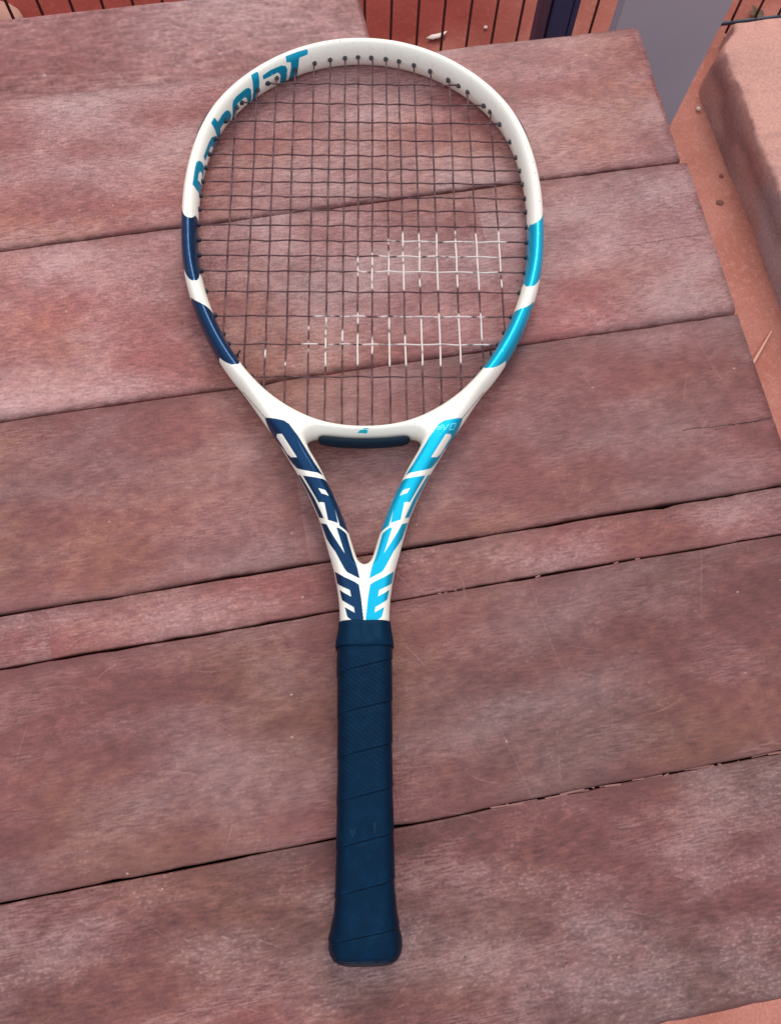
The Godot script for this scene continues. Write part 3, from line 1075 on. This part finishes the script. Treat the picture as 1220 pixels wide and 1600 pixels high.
func grip_dims(w: float) -> Vector3:                          # half width, half thickness, roundness
	var t := [0.0, 16.6, 14.2, 6, 2.0, 18.6, 14.8, 6, 5.5, 20.3, 16.0, 6, 9.0, 20.9, 16.4, 6.5, 14.0, 20.8, 16.5, 7, 22.0, 19.3, 16.0, 9, 32.0, 17.9, 15.2, 12, 45.0, 17.1, 14.9, 14, 75.0, 16.8, 14.7, 15, 110.0, 16.6, 14.5, 15, 146.0, 16.9, 14.4, 14, 172.0, 17.4, 14.5, 12, 181.0, 17.4, 14.3, 11]
	for i in t.size() / 4 - 1:
		if w <= t[i * 4 + 4]:
			var u: float = clampf((w - t[i * 4]) / (t[i * 4 + 4] - t[i * 4]), 0, 1)
			u = u * u * (3.0 - 2.0 * u) * 0.5 + u * 0.5
			return Vector3(lerpf(t[i * 4 + 1], t[i * 4 + 5], u) * (1.0 + 0.03 * smoothstep(30.0, 14.0, w)), lerpf(t[i * 4 + 2], t[i * 4 + 6], u), lerpf(t[i * 4 + 3], t[i * 4 + 7], u))
	return Vector3(17.4, 14.3, 11)

const PITCH := 25.0

func grip_texture() -> Array:
	var w := 512
	var h := 1024
	var n1 := noise_bytes(noise(401, 0.02, 3), w, h, 1.0, 1.0)
	var n2 := noise_bytes(noise(402, 0.25, 2), w, h, 1.0, 1.0)
	var out := PackedByteArray()
	out.resize(w * h * 3)
	var bump := PackedByteArray()
	bump.resize(w * h)
	for y in h:
		var wv := y / 1024.0 * 200.0
		for x in w:
			var i := y * w + x
			var a := x / 512.0
			var ph := fposmod((wv + PITCH * a) / PITCH, 1.0)
			# rows of small holes that follow the wrap, worn away towards the butt
			var cx := a * 104.0
			var cy := wv + PITCH * a
			var gu := (cx + cy) / 3.0
			var gv := (cx - cy) / 3.0
			var dd := Vector2(gu - round(gu), gv - round(gv)).length()
			var keep := smoothstep(80.0, 125.0, wv + (n1[i] - 128) * 0.25) * (1.0 - smoothstep(168.0, 176.0, wv))
			var dot := (1.0 - smoothstep(0.16, 0.30, dd)) * keep
			var v := 0.88 + (n1[i] / 255.0 - 0.5) * 0.16 + (n2[i] / 255.0 - 0.5) * 0.18
			v *= 1.0 - 0.30 * dot
			if ph > 0.965: v *= 0.72
			elif ph < 0.016: v *= 1.3
			var dust := clampf((n1[i] / 255.0 - 0.60) * 1.5, 0.0, 0.25)
			var c := Color(0.0, 0.155 * v, 0.272 * v).lerp(Color(0.20, 0.27, 0.34), dust * 0.15)
			out[i * 3] = int(clampf(c.r, 0, 1) * 255)
			out[i * 3 + 1] = int(clampf(c.g, 0, 1) * 255)
			out[i * 3 + 2] = int(clampf(c.b, 0, 1) * 255)
			bump[i] = int(clampf(150.0 - 70.0 * dot + (n2[i] - 128) * 0.35 + (n1[i] - 128) * 0.12, 0, 255))
	var im := Image.create_from_data(w, h, false, Image.FORMAT_RGB8, out)
	var r := RandomNumberGenerator.new()
	r.seed = 8
	var pale := Color(0.34, 0.40, 0.46)
	for i in 46:                                              # scuffs
		var p := Vector2(r.randf_range(60, 220), r.randf_range(40, 980))
		line_on(im, p, p + Vector2(r.randf_range(-9, 9), r.randf_range(-9, 9)), pale, r.randf_range(0.06, 0.30))
	# the worn mark pressed into the grip
	for s in [[172, 385, 164, 362], [164, 362, 157, 385], [168, 376, 161, 376], [96, 372, 98, 398], [98, 398, 101, 372]]:
		line_on(im, Vector2(s[0], s[1]), Vector2(s[2], s[3]), pale, 0.34)
		line_on(im, Vector2(s[0] + 1, s[1]), Vector2(s[2] + 1, s[3]), pale, 0.22)
	im.generate_mipmaps()
	return [ImageTexture.create_from_image(im), height_to_normal(bump, w, h, 3.0)]

func build_grip(root: Node3D):
	var tex := grip_texture()
	var gm := StandardMaterial3D.new()
	gm.albedo_texture = tex[0]
	gm.normal_enabled = true
	gm.normal_texture = tex[1]
	gm.normal_scale = 0.7
	gm.roughness = 0.42
	gm.metallic = 0.6
	gm.metallic_specular = 0.3
	var cols := 96
	var rows := 300
	var fn := noise(411, 0.05, 2)
	var v := PackedVector3Array()
	var uv := PackedVector2Array()
	for r in rows + 1:
		var w := lerpf(2.0, 183.0, float(r) / rows)
		var dm := grip_dims(w)
		for c in cols + 1:
			var a := TAU * c / cols
			var ph := fposmod((w + PITCH * c / cols + 2.5 * fn.get_noise_2d(c % cols, 3.0)) / PITCH, 1.0)
			var lift := 0.50 * (1.0 - ph) - 0.25                # each turn of tape laps over the one before
			if ph > 0.955: lift -= 0.22 * sin(PI * (ph - 0.955) / 0.045)
			if w < 12.0: lift *= w / 12.0
			lift += 0.12 * fn.get_noise_2d(cos(a) * 60.0, w * 2.0 + sin(a) * 60.0)
			if ph < 0.06: lift += 0.18 * maxf(0.0, fn.get_noise_2d(c * 4.0, 50.0))
			var rr := oct_r(a, dm.x, dm.y, dm.z) + lift
			v.append(Vector3(cos(a) * rr, sin(a) * rr, -(w + 4.0 * maxf(0.0, 1.0 - w / 24.0))) * MM)
			uv.append(Vector2(float(c) / cols, w / 200.0))
	part("grip", grid_mesh(v, rows + 1, cols + 1, false, uv, null, false), gm, root)
	# the end of the handle
	v = PackedVector3Array()
	var levels := [[3.2, 1.002], [1.2, 0.985], [0.2, 0.93], [-0.3, 0.86], [-0.5, 0.6], [-0.5, 0.0]]
	for l in levels:
		var dm := grip_dims(maxf(l[0], 1.0))
		for c in 64:
			var a := TAU * c / 64
			var rr: float = oct_r(a, dm.x, dm.y, dm.z) * l[1]
			v.append(Vector3(cos(a) * rr, sin(a) * rr, -(l[0] + 4.0 * maxf(0.0, 1.0 - l[0] / 24.0))) * MM)
	part("butt_cap", grid_mesh(v, levels.size(), 64, true, null, null, true), mat(lin(12, 18, 34), 0.5), root)
	# the finishing tape at the top of the grip
	v = PackedVector3Array()
	var f2 := noise(431, 0.16, 3)
	var lev := [[180.6, 0.35], [180.9, 1.0], [182.2, 1.0], [184.5, 0.75], [187.0, 0.45], [190.0, 0.3], [193.0, 0.15], [195.4, 0.0], [196.6, -0.35], [196.9, -2.2]]
	for l in lev:
		for c in 120:
			var a := TAU * c / 120
			var w: float = l[0]
			var k := (w - 180.0) / 17.0
			var hx := lerpf(17.5, 16.6, smoothstep(0.15, 1.0, k))
			var hy := lerpf(14.5, 13.2, smoothstep(0.15, 1.0, k))
			var rr: float = oct_r(a, hx, hy, 18.0) + l[1] * 0.75 + f2.get_noise_3d(cos(a) * 14.0, sin(a) * 14.0, w) * 0.5 * (1.0 - smoothstep(193.0, 196.5, w))
			v.append(Vector3(cos(a) * rr, sin(a) * rr, -(w + 0.35 * f2.get_noise_2d(cos(a) * 5.0, sin(a) * 5.0))) * MM)
	var tm := mat(lin(2, 38, 64), 0.5, 0.5, 0.25)
	part("finishing_tape", grid_mesh(v, lev.size(), 120, true, null, null, false), tm, root)

# ---------------------------------------------------------------- strings
const WHITE_MAIN := {2: [384, 402], 3: [383, 387], 4: [394, 414], 5: [382.4, 425.7], 6: [391, 410.5], 7: [418, 425.7, 382.4, 407, 457, 472.5], 8: [393, 407, 446, 477.4], 9: [382, 426, 459.5, 491], 10: [382, 408, 446, 496.7], 11: [382.4, 426, 449, 495], 12: [382.4, 426, 446, 496.7], 13: [384, 426, 448.4, 497.5], 14: [402, 426, 445.7, 496], 15: [447, 497.5]}
const WHITE_CROSS := {10: [18, 108], 11: [12, 107], 12: [-4, 99], 14: [-44, 93], 15: [-57, 90]}

func whiteness(iv: Array, t: float, f: FastNoiseLite, row: float, bias: float) -> float:
	var r := 0.0
	for i in iv.size() / 2:
		if t > iv[i * 2] and t < iv[i * 2 + 1]: r = smoothstep(-0.25, 0.15, f.get_noise_2d(t, row) + bias)
	return r

func build_strings(root: Node3D):
	var sm := StandardMaterial3D.new()
	sm.vertex_color_use_as_albedo = true
	sm.roughness = 0.5
	sm.metallic_specular = 0.35
	var gm := mat(lin(58, 60, 66), 0.55)
	var gdark := mat(lin(26, 30, 44), 0.5)
	var f := noise(501, 0.09, 2)
	var fd := noise(502, 0.03, 2)
	var base := lin8(72, 46, 54)
	var dusty := lin8(116, 84, 86)
	var white := lin8(226, 214, 212)
	for i in 16:
		var x: float = MAIN_X[i]
		var lean := rng.randfn(0.0, 0.35)
		var lo := hoop_hit(Vector2(x, HOOP_W), Vector2(0, -1))
		var hi := hoop_hit(Vector2(x, HOOP_W), Vector2(0, 1))
		var pts := PackedVector3Array()
		var cs := PackedColorArray()
		var n := int((hi.y - lo.y) / 2.2)
		for k in n + 1:
			var w := lerpf(lo.y - 3.0, hi.y + 3.0, float(k) / n)
			var y := weave(CROSS_W, w, i) * 0.48
			pts.append(to3(Vector2(x + lean * (w - HOOP_W) / 150.0 + 0.35 * fd.get_noise_2d(w, i * 30.0), w), y))
			var q := 0.0
			if WHITE_MAIN.has(i): q = whiteness(WHITE_MAIN[i], w, f, i * 17.0, 0.20 + 0.003 * x + (0.14 if y > 0.0 else -0.04))
			cs.append(base.lerp(dusty, clampf(0.35 + fd.get_noise_2d(w * 3.0, i * 9.0), 0, 1)).lerp(white, q))
		part("main_string", tube(pts, 0.66 * MM, 6, cs), sm, root)
		grommet(root, hi, Vector2(0, -1), gm)
		grommet(root, lo, Vector2(0, 1), gdark)
	for j in 17:
		var w: float = CROSS_W[j]
		var lo := hoop_hit(Vector2(0, w), Vector2(-1, 0))
		var hi := hoop_hit(Vector2(0, w), Vector2(1, 0))
		var pts := PackedVector3Array()
		var cs := PackedColorArray()
		var n := int((hi.x - lo.x) / 2.2)
		for k in n + 1:
			var x := lerpf(lo.x - 3.0, hi.x + 3.0, float(k) / n)
			var y := -weave_x(x, j) * 0.48
			pts.append(to3(Vector2(x, w + 0.4 * fd.get_noise_2d(x * 1.4, 400.0 + j * 30.0)), y))
			var q := 0.0
			if WHITE_CROSS.has(j): q = whiteness(WHITE_CROSS[j], x, f, 300.0 + j * 17.0, 0.08 + 0.0022 * x + (0.12 if y > 0.0 else -0.12))
			cs.append(base.lerp(dusty, clampf(0.25 + fd.get_noise_2d(x * 3.0, 200.0 + j * 9.0), 0, 1)).lerp(white, q * 0.9))
		part("cross_string", tube(pts, 0.62 * MM, 6, cs), sm, root)
		grommet(root, lo, Vector2(1, 0), gdark)
		grommet(root, hi, Vector2(-1, 0), gdark if j > 6 else gm)
	# tied-off string ends at the bottom corners of the hoop
	for kx in [[-92.0, 388.5, 1.0], [-100.5, 396.0, 0.7], [94.5, 389.5, -1.0]]:
		var p := PackedVector3Array()
		var rad := []
		for k in 15:
			var a := TAU * 1.6 * k / 14.0
			p.append(to3(Vector2(kx[0] + cos(a) * 1.5 + k * 0.12 * kx[2], kx[1] + sin(a) * 1.3 + k * 0.10), sin(a * 0.5) * 1.6))
			rad.append(0.75 * MM)
		p.append(to3(Vector2(kx[0] + 4.0 * kx[2], kx[1] + 4.5), 2.2))
		rad.append(0.6 * MM)
		part("string_knot", tube(p, rad, 6), gdark, root)

func weave(list: Array, w: float, i: int) -> float:
	var n := list.size()
	if w >= list[0]: return (1.0 if i % 2 == 0 else -1.0) * clampf(1.0 - (w - list[0]) / 12.0, 0, 1)
	if w <= list[n - 1]: return (1.0 if (i + n - 1) % 2 == 0 else -1.0) * clampf(1.0 - (list[n - 1] - w) / 20.0, 0, 1)
	for j in n - 1:
		if w <= list[j] and w > list[j + 1]:
			var u: float = (list[j] - w) / (list[j] - list[j + 1])
			return (1.0 if (i + j) % 2 == 0 else -1.0) * cos(PI * u)
	return 0.0

func weave_x(x: float, j: int) -> float:
	var n := MAIN_X.size()
	if x <= MAIN_X[0]: return (1.0 if j % 2 == 0 else -1.0) * clampf(1.0 - (MAIN_X[0] - x) / 14.0, 0, 1)
	if x >= MAIN_X[n - 1]: return (1.0 if (n - 1 + j) % 2 == 0 else -1.0) * clampf(1.0 - (x - MAIN_X[n - 1]) / 14.0, 0, 1)
	for i in n - 1:
		if x >= MAIN_X[i] and x < MAIN_X[i + 1]:
			var u: float = (x - MAIN_X[i]) / (MAIN_X[i + 1] - MAIN_X[i])
			return (1.0 if (i + j) % 2 == 0 else -1.0) * cos(PI * u)
	return 0.0

var grommet_mesh: ArrayMesh

func grommet(root: Node3D, at: Vector2, dir: Vector2, m: Material):
	if grommet_mesh == null:
		var p := PackedVector3Array()
		for z in [-2.0, 0.6, 1.5, 2.1, 2.4]: p.append(Vector3(0, 0, -z) * MM)
		grommet_mesh = tube(p, [1.9 * MM, 1.9 * MM, 1.75 * MM, 1.35 * MM, 0.75 * MM], 10)
	# a barrel follows its string, but sits square enough to the wall to show its head
	var a := rad_to_deg(atan2(at.y - HOOP_W, at.x))
	var nrm := -hoop_n(a)
	var q := (dir * 0.55 + nrm * 0.45).normalized()
	var o := part("grommet", grommet_mesh, m, root)
	o.position = to3(at + q * rng.randf_range(-0.3, 0.3), 0.0)
	o.rotation.y = atan2(-q.x, q.y)

func build_racket():
	var t := thing("tennis_racket", "white tennis racket with navy and cyan bands and dark blue grip lying on the planks", "tennis racket", Vector3(0.0006, TABLE_Y + 0.0166, 0))
	t.rotation.x = -atan(3.75 / 560.0)
	var fm := frame_material()
	var ms := frame_meshes()
	for key in ["hoop", "throat_bridge", "throat_arm", "throat_arm_001", "shaft"]:
		var o := obj(key, ms[key], fm, t)
		if key == "throat_arm": o.set_meta("label", "throat arm lettered in dark navy")
		if key == "throat_arm_001": o.set_meta("label", "throat arm lettered in bright cyan")
	# bumper guard round the outside of the tip
	var sec := [[5.0, 2.6], [8.0, 2.6], [9.7, 1.8], [10.0, -2.6], [9.0, -6.0], [6.8, -7.6], [4.4, -7.8]]
	var v := PackedVector3Array()
	var rows := 120
	for r in rows:
		var a := lerpf(14.0, 166.0, float(r) / (rows - 1))
		var e := smoothstep(0.0, 0.16, float(r) / rows) * smoothstep(0.0, 0.16, 1.0 - float(r + 1) / rows)
		for s in sec:
			var q: Vector2 = hoop_c(a) + hoop_n(a) * lerpf(4.9, s[0], 0.25 + 0.75 * e)
			v.append(to3(q, s[1] * (0.4 + 0.6 * e) - 1.2))
	part("bumper_guard", grid_mesh(v, rows, sec.size(), false, null, null, true), mat(lin(26, 32, 62), 0.5), t)
	# soft bumper under the throat bridge
	v = PackedVector3Array()
	rows = 60
	for r in rows:
		var u := lerpf(-1.0, 1.0, float(r) / (rows - 1))
		var end := sqrt(maxf(0.0, 1.0 - pow(absf(u), 14.0)))
		var x := u * 32.0
		var w := 322.2 + 2.9 * u * u
		for c in 20:
			var a := TAU * c / 20
			v.append(to3(Vector2(x, w + cos(a) * 2.7 * end), sin(a) * 6.2 * end - 0.5))
	part("throat_bumper", grid_mesh(v, rows, 20, true, null, null, false), mat(lin(10, 32, 50), 0.6, 0.0, 0.3), t)
	build_grip(t)
	build_strings(t)

# ==================================================================== litter
func stone_mesh(r: float, sd: int, flat := 0.6) -> ArrayMesh:
	var s := SphereMesh.new()
	s.radius = r
	s.height = r * 2.0
	s.radial_segments = 14
	s.rings = 8
	var a := s.get_mesh_arrays()
	var v: PackedVector3Array = a[Mesh.ARRAY_VERTEX]
	var f := noise(sd, 1.1 / r * 0.5, 2)
	for i in v.size():
		var k := 1.0 + 0.45 * f.get_noise_3dv(v[i])
		v[i] = Vector3(v[i].x * k, v[i].y * k * flat, v[i].z * k)
	a[Mesh.ARRAY_VERTEX] = v
	var m := ArrayMesh.new()
	m.add_surface_from_arrays(Mesh.PRIMITIVE_TRIANGLES, a)
	var st := SurfaceTool.new()
	st.create_from(m, 0)
	st.generate_normals()
	return st.commit()

func scrap_mesh(pts: Array, sd: int) -> ArrayMesh:
	# a curled scrap of paper with a little thickness
	var f := noise(sd, 30.0, 2)
	var st := SurfaceTool.new()
	st.begin(Mesh.PRIMITIVE_TRIANGLES)
	var n := pts.size()
	var c := Vector3.ZERO
	var p := []
	for q in pts:
		var z := 0.004 + 0.010 * absf(f.get_noise_2d(q[0], q[1]))
		p.append(Vector3(q[0], z, q[1]))
		c += p[-1] / n
	for i in n:
		var a: Vector3 = p[i]
		var b: Vector3 = p[(i + 1) % n]
		var dwn := Vector3(0, -0.0006, 0)
		for t in [[a, b, c], [b + dwn, a + dwn, c + dwn], [a, a + dwn, b], [b, a + dwn, b + dwn]]:
			for q in t: st.add_vertex(q)
	st.generate_normals()
	return st.commit()

func build_litter():
	var paper := mat(lin(226, 206, 200), 0.8)
	var s := obj("paper_scrap", scrap_mesh([[-0.021, 0.008], [-0.010, -0.003], [0.004, -0.004], [0.022, -0.012], [0.017, 0.000], [0.006, 0.009], [-0.008, 0.011]], 3), paper)
	s.position = dn(0.402, -1.494, 0.002)
	tag(s, "crumpled white scrap of paper on the red clay behind the wire fence", "paper scrap")
	var b := obj("pebble", stone_mesh(0.0045, 11), mat(lin(214, 180, 172), 0.8))
	b.position = dn(0.506, -1.503, 0.004)
	tag(b, "tiny pale pebble on the clay behind the fence near the white scrap", "pebble")
	var b2 := obj("pebble_001", stone_mesh(0.0045, 12), mat(lin(225, 200, 190), 0.8))
	b2.position = dn(0.880, -1.235, 0.004)
	tag(b2, "small white pebble at the foot of the clay-stained kerb", "pebble")
	var dk := mat(lin(128, 78, 72), 0.9)
	var b3 := obj("stone", stone_mesh(0.0065, 13, 0.4), dk)
	b3.position = dn(0.853, -1.013, 0.003)
	tag(b3, "dark brown stone on the clay strip, the larger of two", "stone")
	var b4 := obj("stone_001", stone_mesh(0.0045, 14, 0.4), dk)
	b4.position = dn(0.876, -1.073, 0.002)
	tag(b4, "dark brown stone nearer the kerb, the smaller of two", "stone")
	var big := obj("rock", stone_mesh(0.045, 15, 0.5), mat(lin(176, 128, 116), 0.9))
	big.position = dn(-0.452, -1.66, 0.008)
	tag(big, "pale pinkish rock on the red clay behind the fence above the bench", "rock")
	var pts := PackedVector3Array()
	var rad := []
	for k in 9:
		var u := k / 8.0
		pts.append(dn(lerpf(0.806, 0.859, u), lerpf(-0.674, -0.730, u), 0.004 + 0.003 * sin(u * 2.6)))
		rad.append(lerpf(0.0030, 0.0014, u))
	var tw := obj("twig", tube(pts, rad, 7), mat(lin(222, 168, 152), 0.8))
	tag(tw, "short pale twig on the clay beside the table's right end", "twig")
	# a weed behind the fence
	var wd := thing("weed", "small dull green weed growing behind the fence near the kerb", "weed", dn(1.07, -1.452, 0.0))
	var lm := mat(lin(98, 76, 54), 0.85)
	lm.backlight_enabled = true
	lm.backlight = Color(0.15, 0.15, 0.06)
	var r := RandomNumberGenerator.new()
	r.seed = 3
	for k in 11:
		var a := r.randf() * TAU
		var l := r.randf_range(0.010, 0.022)
		var v := PackedVector3Array()
		for i in 5:
			var u := i / 4.0
			var wd2 := 0.0055 * sin(PI * clampf(u * 0.9 + 0.08, 0, 1))
			var c := Vector3(cos(a), 0, sin(a)) * l * u + Vector3.UP * (0.006 + l * 0.9 * u - l * 0.6 * u * u)
			var sd := Vector3(-sin(a), 0, cos(a)) * wd2
			v.append_array([c - sd, c - Vector3.UP * 0.001, c + sd])
		part("leaf", grid_mesh(v, 5, 3), lm, wd)
